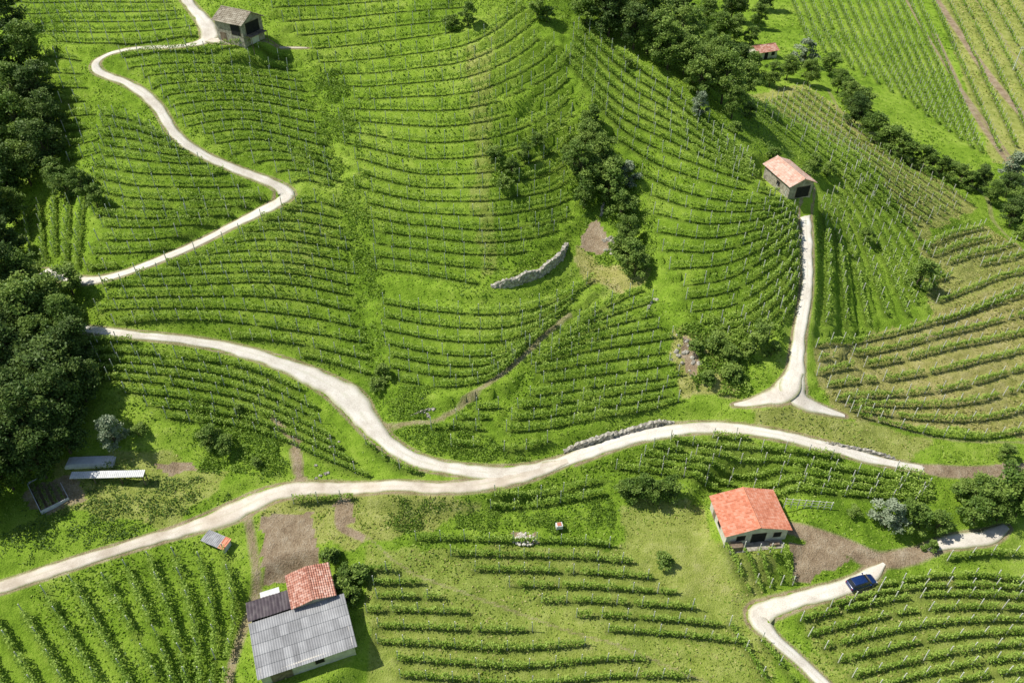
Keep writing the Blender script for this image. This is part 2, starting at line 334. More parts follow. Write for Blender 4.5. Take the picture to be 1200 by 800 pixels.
n2=b.noise(3,4); c=b.ramp(b.math('MULTIPLY',v.outputs['Distance'],1.5),[(0.,(.56,.53,.46)),(.6,(.42,.39,.32)),(.95,(.08,.07,.055))])
c=b.mix(.5,c,b.ramp(n2,[(.3,(.25,.23,.17)),(.7,(.68,.64,.56))])); finish(b,o,c,.9,.1,v.outputs['Distance'],.1)
def m_roof(name,cs):
    m,t,o=nt(name); b=NB(t); a=b.n('ShaderNodeAttribute',attribute_name='tint'); n1=b.noise(.6,4); n2=b.noise(6,3)
    f=b.math('ADD',b.math('MULTIPLY',a.outputs['Fac'],.3),b.math('ADD',b.math('MULTIPLY',n1,.5),b.math('MULTIPLY',n2,.28)))
    finish(b,o,b.ramp(f,cs),.85,.15); return m
MRED=m_roof('terracotta_tile',[(.25,(.44,.15,.085)),(.5,(.66,.26,.155)),(.8,(.74,.42,.30))])
MRED2=m_roof('weathered_tile',[(.25,(.28,.11,.08)),(.5,(.50,.24,.17)),(.8,(.72,.52,.43))])
MPINK=m_roof('faded_tile',[(.25,(.46,.26,.19)),(.5,(.66,.43,.33)),(.8,(.78,.62,.52))])
MGREY=m_roof('corrugated_fibre_cement',[(.2,(.18,.18,.18)),(.5,(.31,.31,.31)),(.8,(.46,.46,.455))])
MDARK=m_roof('dark_sheet',[(.2,(.05,.04,.05)),(.5,(.10,.082,.09)),(.8,(.17,.15,.15))])
MSTR=m_roof('mossy_stone_tile',[(.2,(.17,.14,.10)),(.5,(.33,.285,.21)),(.8,(.52,.47,.37))])
MPLAS=m_simple('plaster',(.50,.46,.39),(.72,.68,.60),1.2)
MSTW=m_simple('rubble_wall',(.2,.18,.14),(.5,.46,.38),1.8,bump=.1)
MWOOD=m_simple('old_wood',(.12,.085,.055),(.30,.235,.17),2)
MDK=m_simple('painted_interior_shade',(.012,.012,.014),(.03,.03,.03),2)  # near-black panels for openings; the shade inside is painted on
MWHITE=m_simple('white_sheet',(.60,.60,.58),(.82,.82,.80),1.)
MMETAL=m_simple('galvanised',(.3,.31,.32),(.5,.51,.52),1.,.45,.5,metal=.5)
# ------------------------------------------------------------ mesh helper
def mk(name,V,F,mats,mi=None,attrs=None,smooth_=False,parent=None,link=True):
    V=np.asarray(V,np.float32); F=np.asarray(F,np.int32); me=bpy.data.meshes.new(name)
    me.vertices.add(len(V)); me.vertices.foreach_set('co',V.ravel())
    k=F.shape[1]; me.loops.add(F.size); me.loops.foreach_set('vertex_index',F.ravel())
    me.polygons.add(len(F)); me.polygons.foreach_set('loop_start',np.arange(0,F.size,k,dtype=np.int32))
    for q in mats: me.materials.append(q)
    if mi is not None: me.polygons.foreach_set('material_index',np.asarray(mi,np.int32))
    me.update(calc_edges=True)
    me.polygons.foreach_set('use_smooth',np.full(len(F),smooth_))
    if attrs:
        for an,(ty,d) in attrs.items():
            a=me.attributes.new(an,ty,'POINT'); a.data.foreach_set('color' if ty=='FLOAT_COLOR' else 'value',np.asarray(d,np.float32).ravel())
    if not link: return me
    ob=bpy.data.objects.new(name,me); scene.collection.objects.link(ob)
    if parent: ob.parent=parent
    return ob
def leaves(C,size,up=.5,aspect=.7,r=None):
    r=r or rng; n=len(C); nr=r.normal(size=(n,3)); nr[:,2]=np.abs(nr[:,2])+up; nr/=np.linalg.norm(nr,axis=1)[:,None]
    a=np.cross(nr,r.normal(size=(n,3))); a/=np.linalg.norm(a,axis=1)[:,None]+1e-9; b_=np.cross(nr,a)
    s=np.broadcast_to(np.asarray(size),(n,))[:,None]
    V=np.stack([C+a*s,C+b_*s*aspect,C-a*s,C-b_*s*aspect],1).reshape(-1,3)
    return V,np.arange(4*n).reshape(n,4)
def tube(P,R,seg=6):
    P=np.asarray(P,float); V=[];F=[]
    for i,p in enumerate(P):
        d=P[min(i+1,len(P)-1)]-P[max(i-1,0)]; d/=np.linalg.norm(d)+1e-9
        a=np.cross(d,[.3,.9,.1]); a/=np.linalg.norm(a); c=np.cross(d,a)
        for k in range(seg):
            th=2*math.pi*k/seg; V.append(p+(a*math.cos(th)+c*math.sin(th))*R[i])
    for i in range(len(P)-1):
        for k in range(seg): F.append((i*seg+k,i*seg+(k+1)%seg,(i+1)*seg+(k+1)%seg,(i+1)*seg+k))
    return np.array(V),np.array(F)
# ------------------------------------------------------------ ground
nx=len(XS); ny=len(YS); idx=np.arange(nx*ny).reshape(ny,nx)
F=np.stack([idx[:-1,:-1].ravel(),idx[:-1,1:].ravel(),idx[1:,1:].ravel(),idx[1:,:-1].ravel()],1)
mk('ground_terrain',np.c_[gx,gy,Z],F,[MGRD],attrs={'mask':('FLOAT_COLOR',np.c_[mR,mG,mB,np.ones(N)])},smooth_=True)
for ri,R in enumerate(roads):
    n=len(R); T=np.gradient(R[:,:2],axis=0); T/=np.linalg.norm(T,axis=1)[:,None]+1e-9; Nn=np.c_[-T[:,1],T[:,0]]
    cols=[-1.0,-.96,-.5,0,.5,.96,1.0]; V=[];A=[]
    for c in cols:
        ww=R[:,3]/2*(1+(vnoise(R[:,0],R[:,1],1.7,40+(c>0))-.5)*.35+(vnoise(R[:,0],R[:,1],5,44+(c>0))-.5)*.3)+.05
        off=-.18 if abs(c)==1 else (.05*(1-abs(c))-.04)
        V.append(np.c_[R[:,:2]+Nn*(ww*c)[:,None],R[:,2]+.013*ri+off]); A.append(np.full(n,c))
    V=np.stack(V,1); A=np.stack(A,1); k=len(cols); ii=np.arange(n*k).reshape(n,k)
    F=np.stack([ii[:-1,:-1].ravel(),ii[1:,:-1].ravel(),ii[1:,1:].ravel(),ii[:-1,1:].ravel()],1)[:, ::-1]
    mk('gravel_road',V.reshape(-1,3),F,[MRDM],attrs={'across':('FLOAT',A.ravel()),'brown':('FLOAT',np.full(n*k,brown[ri]))},smooth_=True)
# ------------------------------------------------------------ vines
for bi,(rr,dens,vig,terr) in enumerate(blocks):
    CV=[];SZ=[];TI=[];PV=[];PF=[];pc=0
    for q in rr:
        L=len(q)*.4
        far_=q[:,1].mean()>215
        nl=int(L*(28 if far_ else 54)*dens)
        t=rng.random(nl)*(len(q)-1.001); i=t.astype(int); f=(t-i)[:,None]
        base=q[i,:2]*(1-f)+q[i+1,:2]*f; tan=q[i+1,:2]-q[i,:2]; tan/=np.linalg.norm(tan,axis=1)[:,None]+1e-9; nrm=np.c_[-tan[:,1],tan[:,0]]
        plant=(t*.4/1.1).astype(int); pr=rng.random(int(L/1.1)+3); vg=pr[plant]
        vv=vig*(.6+.5*vg)*(.8+.45*vnoise(base[:,0],base[:,1],8,55)); dead=vg<.05
        hh=rng.beta(2.2,1.5,nl); lat=rng.normal(size=nl)*.22*vv*(1.15-.4*hh)
        x=base[:,0]+nrm[:,0]*lat; y=base[:,1]+nrm[:,1]*lat
        zz=samp(ZB,base[:,0],base[:,1])+.35+hh*1.35*vv
        C=np.c_[x,y,zz]; keep=~dead; C=C[keep]
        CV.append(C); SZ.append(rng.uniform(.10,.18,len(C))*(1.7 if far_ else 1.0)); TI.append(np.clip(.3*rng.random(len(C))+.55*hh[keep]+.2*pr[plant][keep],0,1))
        for j in list(range(0,len(q),9)):
            p=q[j]; z=float(samp(ZB,p[0],p[1])); s=.055; hgt=rng.uniform(2.2,2.8); lx,ly=rng.normal(size=2)*.06
            for dz,ox_,oy_ in ((-.3,0,0),(hgt,lx,ly)):
                for a,b_ in ((-s,-s),(s,-s),(s,s),(-s,s)): PV.append((p[0]+a+ox_,p[1]+b_+oy_,z+dz))
            for a in ((0,1,5,4),(1,2,6,5),(2,3,7,6),(3,0,4,7),(4,5,6,7)): PF.append([pc+e for e in a])
            pc+=8
    if not CV: continue
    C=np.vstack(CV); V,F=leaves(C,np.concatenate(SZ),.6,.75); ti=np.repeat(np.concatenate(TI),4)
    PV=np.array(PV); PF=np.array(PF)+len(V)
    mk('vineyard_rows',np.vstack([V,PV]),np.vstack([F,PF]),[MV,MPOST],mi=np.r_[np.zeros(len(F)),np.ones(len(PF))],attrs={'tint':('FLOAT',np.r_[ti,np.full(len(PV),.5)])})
# ------------------------------------------------------------ grass tufts
def tufts(name,n,x0,x1,y0,y1,s0,s1,seed):
    r=np.random.default_rng(seed); x=r.uniform(x0,x1,n); y=r.uniform(y0,y1,n)
    keep=(np.abs(x)<y*.72+22)&(samp(MRD,x,y)>.15)&(samp(MB,x,y)<.45)&(samp(MRW,x,y)<r.random(n)*1.3+.1)
    for a in pads[:4]: keep&=np.hypot(x-a[0],y-a[1])>a[3]*.8
    dn=vnoise(x,y,4,61)*.5+vnoise(x,y,17,62)*.5+vnoise(x,y,1.6,63)*.25; keep&=r.random(n)<np.clip(dn*1.6-.45,.06,1)
    x=x[keep]; y=y[keep]; dn=dn[keep]; z=samp(ZB,x,y); dry=samp(MG,x,y)>r.random(len(x))*.9+.05
    s=r.uniform(s0,s1,len(x))*(.5+dn); V,F=leaves(np.c_[x,y,z+s*.35],s,.3,.55,r)
    mk(name,V,F,[MGR,MGD],mi=dry.astype(int),attrs={'tint':('FLOAT',np.repeat(r.random(len(x)),4))})
tufts('meadow_grass',400000,-115,140,45,200,.09,.23,1)
tufts('meadow_grass',80000,-150,240,195,350,.2,.42,2)
# ------------------------------------------------------------ trees
def tree_mesh(name,r_,h,trunk,nclump,nleaf,ls,leafmat,seed,lo=.25):
    r=np.random.default_rng(seed); Vs=[];Fs=[];M=[];T=[];off=0
    def add(V,F,mi,ti):
        nonlocal off
        Vs.append(V);Fs.append(F+off);M.append(np.full(len(F),mi));T.append(ti);off+=len(V)
    tp=[np.array([0,0,-.5]),np.array([.1,.05,h*.2]),np.array([r.normal()*.15,r.normal()*.15,h*.45]),np.array([r.normal()*.3,r.normal()*.3,h*.8])]
    V,F=tube(tp,[trunk,trunk*.8,trunk*.55,trunk*.15]); add(V,F,1,np.full(len(V),.5))
    cs=[]
    for k in range(nclump):
        th=r.uniform(0,2*math.pi); zz=r.uniform(lo,.95); prof=math.sin(math.pi*min(1,(zz-lo+.12)/(1.08-lo)*.9+.05))**.6
        rad=r_*prof*r.uniform(.25,.95); cs.append((math.cos(th)*rad,math.sin(th)*rad*r.uniform(.8,1.1),zz*h,r_*r.uniform(.16,.4)))
    for c in cs[:max(5,nclump//3)]:
        p0=tp[1]+(tp[2]-tp[1])*r.random(); p2=np.array(c[:3]); mid=(p0+p2)/2+np.array([0,0,-.05*h]); V,F=tube([p0,mid,p2],[trunk*.4,trunk*.25,trunk*.08],4); add(V,F,1,np.full(len(V),.5))
    per=nleaf//nclump
    for c in cs:
        d=r.normal(size=(per,3)); d/=np.linalg.norm(d,axis=1)[:,None]; d[:,2]=np.where(d[:,2]<-.3,-d[:,2],d[:,2])
        rr_=c[3]*(r.random(per)**.35)*(1+.35*r.normal(size=per)*.6)
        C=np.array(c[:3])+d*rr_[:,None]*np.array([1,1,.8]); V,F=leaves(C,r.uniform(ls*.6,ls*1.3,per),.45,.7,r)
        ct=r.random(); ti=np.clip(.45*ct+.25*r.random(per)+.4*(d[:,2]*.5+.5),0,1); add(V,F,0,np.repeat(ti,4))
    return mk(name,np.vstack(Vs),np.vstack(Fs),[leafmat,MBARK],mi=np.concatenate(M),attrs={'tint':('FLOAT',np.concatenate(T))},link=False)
LIB={'B':[tree_mesh('bush_m',1.5,2.3,.07,16,2200,.13,MT,s,.12) for s in (11,12,13)],
'S':[tree_mesh('small_tree_m',2.4,5,.14,26,4000,.16,MT,s,.2) for s in (21,22,23)],
'L':[tree_mesh('tree_m',4.2,10.5,.28,56,9000,.21,MT,s,.22) for s in (31,32,33,34)],
'D':[tree_mesh('tree_d',4.8,12.5,.32,60,9500,.24,MTD,s,.2) for s in (41,42,43,44)],
'W':[tree_mesh('willow_m',2.6,6,.15,26,4000,.17,MTS,s,.15) for s in (51,52)]}
HT={'B':2.3,'S':5,'L':10.5,'D':12.5,'W':6}
cnt=0
def tree(kind,u,v,s=1.0,name=None,parent=None,frac=.5):
    global cnt; cnt+=1; r=np.random.default_rng(900+cnt)
    p=gp([[u,v]],HT[kind]*s*frac,ZB)[0]; me=LIB[kind][cnt%len(LIB[kind])]
    nm=name or {'B':'bush','S':'small_broadleaf_tree','L':'broadleaf_tree','D':'dark_broadleaf_tree','W':'silver_willow'}[kind]
    ob=bpy.data.objects.new(nm,me); scene.collection.objects.link(ob); ob.location=(p[0],p[1],p[2]-.1)
    ob.rotation_euler=(0,0,r.uniform(0,6.28)); q=s*r.uniform(.92,1.08); ob.scale=(q*r.uniform(.9,1.15),q,q*r.uniform(.88,1.1))
    if parent: ob.parent=parent
wood=bpy.data.objects.new('woodland',None); scene.collection.objects.link(wood)
for (u,v,k,s) in [(10,20,'D',.8),(30,55,'L',.9),(0,70,'D',1),(12,105,'L',1.1),(42,95,'D',.8),(55,130,'D',.75),(-15,140,'D',1.1),(20,150,'L',1.1),(50,170,'D',.9),(25,190,'L',1),(65,205,'L',.7),(0,200,'D',1.1),(-10,245,'D',1),(10,240,'L',.8),(5,280,'D',.8),
 (-5,330,'D',1),(25,320,'L',.9),(55,345,'L',.85),(30,360,'L',1.1),(75,375,'L',.8),(0,380,'D',1),(45,395,'L',1),(85,405,'D',.75),(10,425,'D',1.05),(55,430,'D',1),(90,445,'D',.75),(25,460,'D',1.05),(65,470,'D',.95),(0,490,'W',1.8),(35,500,'D',1),(70,505,'D',.8),(10,530,'D',.95),(40,535,'D',.8),(-30,560,'D',1),(-40,400,'D',1.1),(-40,300,'D',1.1),(-45,200,'D',1.1),(-50,480,'D',1.1),(-40,90,'D',1.1),(5,555,'L',.7),(80,330,'S',1.1)]:
    tree(k,u,v,s,'woodland_tree',wood)
belt=bpy.data.objects.new('valley_tree_belt',None); scene.collection.objects.link(belt)
for (u,v,k,s) in [(690,2,'L',.9),(715,12,'D',.9),(742,5,'L',1),(745,30,'D',.8),(770,18,'L',1),(775,45,'L',.9),(800,5,'D',1),(800,35,'L',1.1),(805,62,'L',.9),(830,18,'L',1),(830,50,'L',.9),(835,80,'L',.9),(860,5,'D',1),(862,35,'L',.9),(850,95,'L',.95),(872,92,'L',.8),(868,70,'D',.8),(890,20,'L',.8),(880,42,'S',1.3),(905,85,'L',.85),(925,78,'L',.8),(945,62,'W',1.5),(950,85,'L',.8),(975,75,'S',1.6),(985,95,'L',.7),(1000,112,'L',.8),(1005,130,'D',.7),(1020,145,'L',.65),(1035,160,'S',1.2),(1012,120,'S',1.4),(1028,152,'S',1.4),(992,105,'S',1.5),(1045,165,'S',1.4),(1055,172,'S',1.4),(1068,180,'S',1.3),(1080,186,'S',1.2),(1092,192,'S',1.1),(1104,196,'S',1.2),(1115,201,'S',1.1),(1127,206,'S',1.2),(1138,212,'S',1.1),(1150,208,'D',.55),(1165,225,'L',.6),(1185,215,'D',.65),(1192,195,'W',1.7),(1200,235,'L',.7),(1190,250,'D',.6),(1205,268,'S',1.4),(880,130,'B',1.5),(860,122,'L',.6),(720,-10,'D',1),(780,-15,'L',1),(850,-15,'L',1),(900,-5,'D',.9),(760,40,'L',.8),(785,58,'L',.8),(820,70,'S',1.4),(820,90,'S',1.5),(845,65,'L',.9),(815,30,'L',1),(845,30,'L',1),(755,15,'L',.9),(730,20,'L',.8),(880,80,'S',1.5)]:
    tree(k,u,v,s,'belt_tree',belt)
for (u,v,k,s) in [(1080,320,'S',1.3),(738,574,'S',.85),(752,572,'S',.8),(766,573,'S',.9),(785,574,'S',.85),(1045,602,'W',1.1),(1060,604,'S',1.),(1080,608,'S',1.),(1100,615,'S',.8),(1150,575,'L',.6),(1180,570,'S',1.5),(1145,600,'S',1.),(1175,598,'L',.5),(1200,590,'S',1.3),(1125,572,'B',1.3),(1180,528,'S',.7),(1090,640,'B',.8),(780,655,'B',.95),
 (130,508,'W',1.1),(245,512,'S',.85),(262,520,'S',.75),(160,505,'B',1),(300,540,'B',.8),(95,215,'L',.6),(110,230,'S',1),(280,480,'B',.7),
 (690,160,'L',.65),(682,195,'L',.75),(705,180,'L',.75),(715,220,'S',1.3),(728,240,'S',1.2),(735,268,'L',.55),(738,298,'S',1.3),(695,140,'S',1.),(720,205,'S',1.2),(735,205,'W',.9),(745,310,'S',1),(725,290,'S',.9),(685,230,'S',1),(672,180,'S',.9),(700,205,'L',.6),
 (600,195,'S',.7),(590,215,'B',1.2),(615,180,'S',.7),(580,180,'B',1.2),(628,165,'B',1.2),(890,395,'S',1),(855,412,'S',.75),(838,402,'B',1.4),(815,405,'B',1.2),(875,410,'B',1.4),(860,435,'B',1.3),(905,410,'B',1.2),(830,440,'B',1.1),(955,192,'S',1),(945,205,'B',1.3),(1018,275,'S',.75),(970,200,'B',1.2),
 (405,672,'S',.8),(398,690,'B',1.4),(412,695,'B',1.2),(385,652,'B',1.2),(420,672,'B',1.3),(1000,600,'B',.8),(820,125,'W',.8),(548,18,'S',.8),(530,25,'B',1.2),(630,8,'S',1),(640,18,'B',1.3),(440,450,'B',1),(450,435,'B',1.1),(735,75,'B',1),(905,180,'B',1.2),(860,150,'B',1),(75,220,'S',1)]:
    tree(k,u,v,s)
def weeds(poly,n,s0,s1,hmax,seed,name='wild_shrubs',mat=MV):
    r=np.random.default_rng(seed); P=gp(poly,0,ZB)[:,:2]; lo=P.min(0); hi=P.max(0); x=r.uniform(lo[0],hi[0],n*3); y=r.uniform(lo[1],hi[1],n*3)
    k=pip(P,x+(vnoise(x,y,2,5)-.5)*3,y+(vnoise(x,y,2,6)-.5)*3)&(samp(MRD,x,y)>.3)&(samp(MB,x,y)<.4); x=x[k][:n]; y=y[k][:n]; dn=vnoise(x,y,3.2,seed)*.6+vnoise(x,y,1.1,seed+1)*.4; k=dn>r.uniform(.38,.56,len(x)); x=x[k];y=y[k];dn=dn[k]
    z=samp(ZB,x,y)+r.random(len(x))*hmax*np.clip(dn-.35,.05,1)*2; V,F=leaves(np.c_[x,y,z],r.uniform(s0,s1,len(x)),.3,.6,r)
    mk(name,V,F,[mat],attrs={'tint':('FLOAT',np.repeat(np.clip(r.random(len(x))*.6+(z-samp(ZB,x,y))*.3,0,1),4))})
weeds([(365,80),(400,80),(435,260),(450,440),(470,480),(440,480),(415,380),(392,240)],26000,.09,.2,1.3,71)
weeds([(560,-10),(575,100),(560,200),(600,230),(680,140),(690,130),(640,150),(590,170)],7000,.1,.2,1.4,72)
weeds([(790,380),(920,390),(880,470),(820,465),(800,440)],16000,.1,.22,1.6,73)
weeds([(660,150),(760,200),(765,330),(690,300),(670,230)],12000,.1,.2,1.4,74)
weeds([(440,450),(560,470),(500,500),(620,530),(600,545),(520,540),(460,515)],9000,.09,.18,1.,75)
weeds([(220,470),(330,500),(340,560),(240,550)],9000,.1,.2,1.3,76)
weeds([(100,540),(260,560),(270,590),(60,650),(0,660),(0,610)],9000,.1,.2,.9,77,mat=MT)
weeds([(420,590),(560,596),(720,578),(715,620),(440,622)],12000,.08,.16,.7,78)
weeds([(760,140),(900,200),(960,180),(900,120),(800,80)],8000,.1,.25,1.6,79,mat=MT)
# ------------------------------------------------------------ buildings
def box(name,x0,x1,y0,y1,z0,z1,mat,parent):
    bm=bmesh.new(); vs=[bm.verts.new(p) for p in [(x0,y0,z0),(x1,y0,z0),(x1,y1,z0),(x0,y1,z0),(x0,y0,z1),(x1,y0,z1),(x1,y1,z1),(x0,y1,z1)]]
    for f in ((3,2,1,0),(4,5,6,7),(0,1,5,4),(1,2,6,5),(2,3,7,6),(3,0,4,7)): bm.faces.new([vs[i] for i in f])
    me=bpy.data.meshes.new(name); bm.to_mesh(me); bm.free(); me.materials.append(mat); ob=bpy.data.objects.new(name,me); scene.collection.objects.link(ob); ob.parent=parent; return ob
def slope(name,a,b_,c,d,mat,parent,period=.32,amp=.05,rows=0):
    a,b_,c,d=[np.array(q,float) for q in (a,b_,c,d)]; L=np.linalg.norm(b_-a); Wd=np.linalg.norm(d-a)
    nu=int(L/period*4); nv=max(2,int(Wd/(.45 if rows==1 else 1.6))) if rows else 6; grp=4 if rows<2 else 12
    nrm=np.cross(b_-a,d-a); nrm/=np.linalg.norm(nrm); V=[];T=[];F=[]
    r=np.random.default_rng(int(L*100))
    tt=r.random((nu//grp+2,nv+1)); vv=[]
    for j in range(nv):
        vv+= [(j/nv,.06 if rows else 0),((j+1)/nv-.001,0)] if rows else [(j/(nv-1),0)]
    for (fv,lift) in vv:
        for i in range(nu+1):
            fu=i/nu; p=(a*(1-fu)+b_*fu)*(1-fv)+(d*(1-fu)+c*fu)*fv
            V.append(p+nrm*(amp*math.sin(i/4*2*math.pi)+lift+.03*math.sin(fu*9+fv*4))); T.append(tt[i//grp,min(nv,int(fv*nv))])
    m_=nu+1
    for j in range(len(vv)-1):
        for i in range(nu): F.append((j*m_+i,j*m_+i+1,(j+1)*m_+i+1,(j+1)*m_+i))
    ob=mk(name,V,F,[mat],attrs={'tint':('FLOAT',T)},parent=parent)
    md=ob.modifiers.new('s','SOLIDIFY'); md.thickness=.08; md.offset=-1
    return ob
def gable_wall(name,x,y0,y1,z0,z1,t,mat,parent):
    ym=(y0+y1)/2; V=[(x-t,y0,z0),(x-t,y1,z0),(x-t,ym,z1),(x+t,y0,z0),(x+t,y1,z0),(x+t,ym,z1)]
    me=bpy.data.meshes.new(name); me.from_pydata(V,[],[(0,2,1),(3,4,5),(0,1,4,3),(1,2,5,4),(2,0,3,5)]); me.materials.append(mat); ob=bpy.data.objects.new(name,me); scene.collection.objects.link(ob); ob.parent=parent
def root(name,u,v,rot,off=0,dz=0,sc=1):
    p=gp([[u,v]],off,ZB)[0]; e=bpy.data.objects.new(name,None); scene.collection.objects.link(e); e.location=(p[0],p[1],p[2]+dz); e.rotation_euler=(0,0,math.radians(rot)); e.scale=(sc,)*3; return e
def gabled(E,x0,x1,y0,y1,hw,rise,oh,roof,wall,rows=1,tag='',period=.34):
    ym=(y0+y1)/2; w=.25
    box('wall_front'+tag,x0,x1,y0,y0+w,-2.5,hw,wall,E); box('wall_back'+tag,x0,x1,y1-w,y1,-2.5,hw,wall,E)
    box('wall_left'+tag,x0,x0+w,y0+w,y1-w,-2.5,hw,wall,E); box('wall_right'+tag,x1-w,x1,y0+w,y1-w,-2.5,hw,wall,E)
    box('floor'+tag,x0+w,x1-w,y0+w,y1-w,-.1,.05,wall,E)
    gable_wall('gable_left'+tag,x0+w/2,y0,y1,hw,hw+rise,w/2,wall,E); gable_wall('gable_right'+tag,x1-w/2,y0,y1,hw,hw+rise,w/2,wall,E)
    k=rise/((y1-y0)/2); ze=hw-oh*k+.1; zr=hw+rise+.1
    slope('roof_front'+tag,(x0-oh,y0-oh,ze),(x1+oh,y0-oh,ze),(x1+oh,ym,zr),(x0-oh,ym,zr),roof,E,period,.05,rows)
    slope('roof_back'+tag,(x1+oh,y1+oh,ze),(x0-oh,y1+oh,ze),(x0-oh,ym+.01,zr),(x1+oh,ym+.01,zr),roof,E,period,.05,rows)
    V,F=tube([(x0-oh,ym,zr+.03),(x1+oh,ym,zr+.03)],[.12,.12],8); mk('ridge_cap'+tag,V,F,[roof],attrs={'tint':('FLOAT',np.full(len(V),.3))},parent=E)
def opening(E,nm,face,a,b_,z0,z1,plane,mat,frame):
    s=-1 if face in('f','l') else 1
    for nn,e,mt,d in (('frame',.1,frame,.03),('panel',0,mat,.05)):
        lo,hi=(plane-d,plane-.001) if s<0 else (plane+.001,plane+d)
        if face in 'fb': box(nm+'_'+nn,a-e,b_+e,lo,hi,z0-(e if z0>.3 else 0),z1+e,mt,E)
        else: box(nm+'_'+nn,lo,hi,a-e,b_+e,z0-(e if z0>.3 else 0),z1+e,mt,E)
E=root('red_roof_farmhouse',875,613,97,sc=.9)
gabled(E,-3.9,3.9,-5.3,5.3,2.9,1.4,.45,MRED,MPLAS)
opening(E,'door','l',-1.6,.8,0,2.3,-3.9,MDK,MWOOD); opening(E,'window','l',2.0,3.4,1.0,2.1,-3.9,MDK,MWOOD); opening(E,'window_b','l',-4.2,-3.0,1.0,2.1,-3.9,MDK,MWOOD)
opening(E,'side_window','b',-1.2,0,1.,2.1,5.3,MDK,MWOOD); opening(E,'side_door','b',1.2,2.4,0,2.1,5.3,MWOOD,MWHITE)
box('porch_slab',-5.6,-3.95,-4.6,4.8,-.5,.12,MSTW,E); box('wood_stack',-5.4,-4.3,2.6,4.6,.125,1.2,MWOOD,E); box('bench',-5.2,-4.7,-3.8,-2.2,.125,.6,MWOOD,E)
# barn group
E=root('farm_barn',354,742,21,off=3,sc=.9)
x0,x1,y0,y1=-6.9,6.9,-4.2,4.2
for nm,a in (('wall_front',(x0,x1,y0,y0+.25)),('wall_back',(x0,x1,y1-.25,y1)),('wall_left',(x0,x0+.25,y0+.25,y1-.25)),('wall_right',(x1-.25,x1,y0+.25,y1-.25))): box(nm,*a,-3,2.85,MPLAS,E)
slope('grey_roof',(x0-.4,y0-.5,2.75),(x1+.4,y0-.5,2.75),(x1+.4,y1+.1,3.75),(x0-.4,y1+.1,3.75),MGREY,E,.36,.03,2)
for xx in (x0+.12,x1-.12):
    me=bpy.data.meshes.new('side_infill'); V=[(xx-.1,y0,2.851),(xx-.1,y1,2.851),(xx-.1,y1,3.6),(xx+.1,y0,2.851),(xx+.1,y1,2.851),(xx+.1,y1,3.6)]
    me.from_pydata(V,[],[(0,2,1),(3,4,5),(0,1,4,3),(1,2,5,4),(2,0,3,5)]); me.materials.append(MPLAS); ob=bpy.data.objects.new('side_infill',me); scene.collection.objects.link(ob); ob.parent=E
opening(E,'barn_door','f',-5.5,-2.5,0,2.3,y0,MWOOD,MSTW); opening(E,'window','f',1,2.2,1,1.9,y0,MDK,MWOOD); opening(E,'door','r',-1,1,0,2.1,x1,MWOOD,MSTW)
for nm,a in (('shed_wall_left',(-6.9,-6.7,4.25,7.9)),('shed_wall_back',(-6.7,-.6,7.7,7.9))): box(nm,*a,-2,3.2,MSTW,E)
slope('dark_roof',(-7.3,4.4,4.05),(-.55,4.4,4.05),(-.55,8.3,3.45),(-7.3,8.3,3.45),MDARK,E,.5,.04)
box('tower_wall_left',-.5,-.25,4.25,10,-2,4.3,MSTW,E); box('tower_wall_right',5.6,5.85,4.25,10,-2,4.3,MSTW,E); box('tower_wall_back',-.25,5.6,9.75,10,-2,4.3,MSTW,E); box('tower_wall_front',-.25,5.6,4.25,4.5,-2,4.3,MSTW,E)
slope('red_roof_a',(-.8,3.9,4.35),(-.8+3.5,3.9,5.1),(2.7,10.4,5.1),(-.8,10.4,4.35),MRED2,E,.36,.06,1)
slope('red_roof_b',(2.72,3.9,5.1),(6.2,3.9,4.35),(6.2,10.4,4.35),(2.72,10.4,5.1),MRED2,E,.36,.06,1)
for yy in (4.37,9.87):
    me=bpy.data.meshes.new('tower_gable'); V=[(-.5,yy-.12,4.301),(5.85,yy-.12,4.301),(2.7,yy-.12,4.98),(-.5,yy+.12,4.301),(5.85,yy+.12,4.301),(2.7,yy+.12,4.98)]
    me.from_pydata(V,[],[(0,1,2),(3,5,4),(0,3,4,1),(1,4,5,2),(2,5,3,0)]); me.materials.append(MSTW); ob=bpy.data.objects.new('tower_gable',me); scene.collection.objects.link(ob); ob.parent=E
box('leanto_sheet',-5.2,-2.2,9.2,10.6,1.6,1.68,MWHITE,E)
for a,b_ in ((-5.1,9.3),(-2.3,9.3),(-5.1,10.5),(-2.3,10.5)): box('leanto_post',a-.05,a+.05,b_-.05,b_+.05,-1,1.595,MWOOD,E)
# ridge hut, gable end facing down the lane
E=root('tiled_vineyard_hut',922,219,107,dz=0)
gabled(E,-4.2,4.6,-2.5,2.5,2.9,1.1,.45,MPINK,MSTW,1,period=.4)
opening(E,'doorway','l',-1.9,.9,0,2.2,-4.2,MDK,MWOOD); opening(E,'side_window','b',-1,0,1,1.9,2.5,MDK,MWOOD)
# stone house
E=root('stone_hay_house',284,47,-28)
gabled(E,-3.6,3.6,-3,3,4.6,1.6,.45,MSTR,MSTW,1,period=.5)
opening(E,'barn_opening','f',.6,3.0,2.2,4.3,-3,MDK,MWOOD); opening(E,'door','f',-2.6,-1.2,0,2.1,-3,MWOOD,MWOOD); opening(E,'hay_opening','r',-1.9,1.9,2.2,4.4,3.6,MDK,MWOOD); opening(E,'low_door','r',-1.2,1.2,0,1.8,3.6,MWHITE,MWOOD)
box('lean_roof',3.65,5.2,-2.4,2.4,2.0,2.1,MWOOD,E)
for yy in (-2.3,2.3): box('lean_post',5.0,5.12,yy-.06,yy+.06,-1.5,1.995,MWOOD,E)
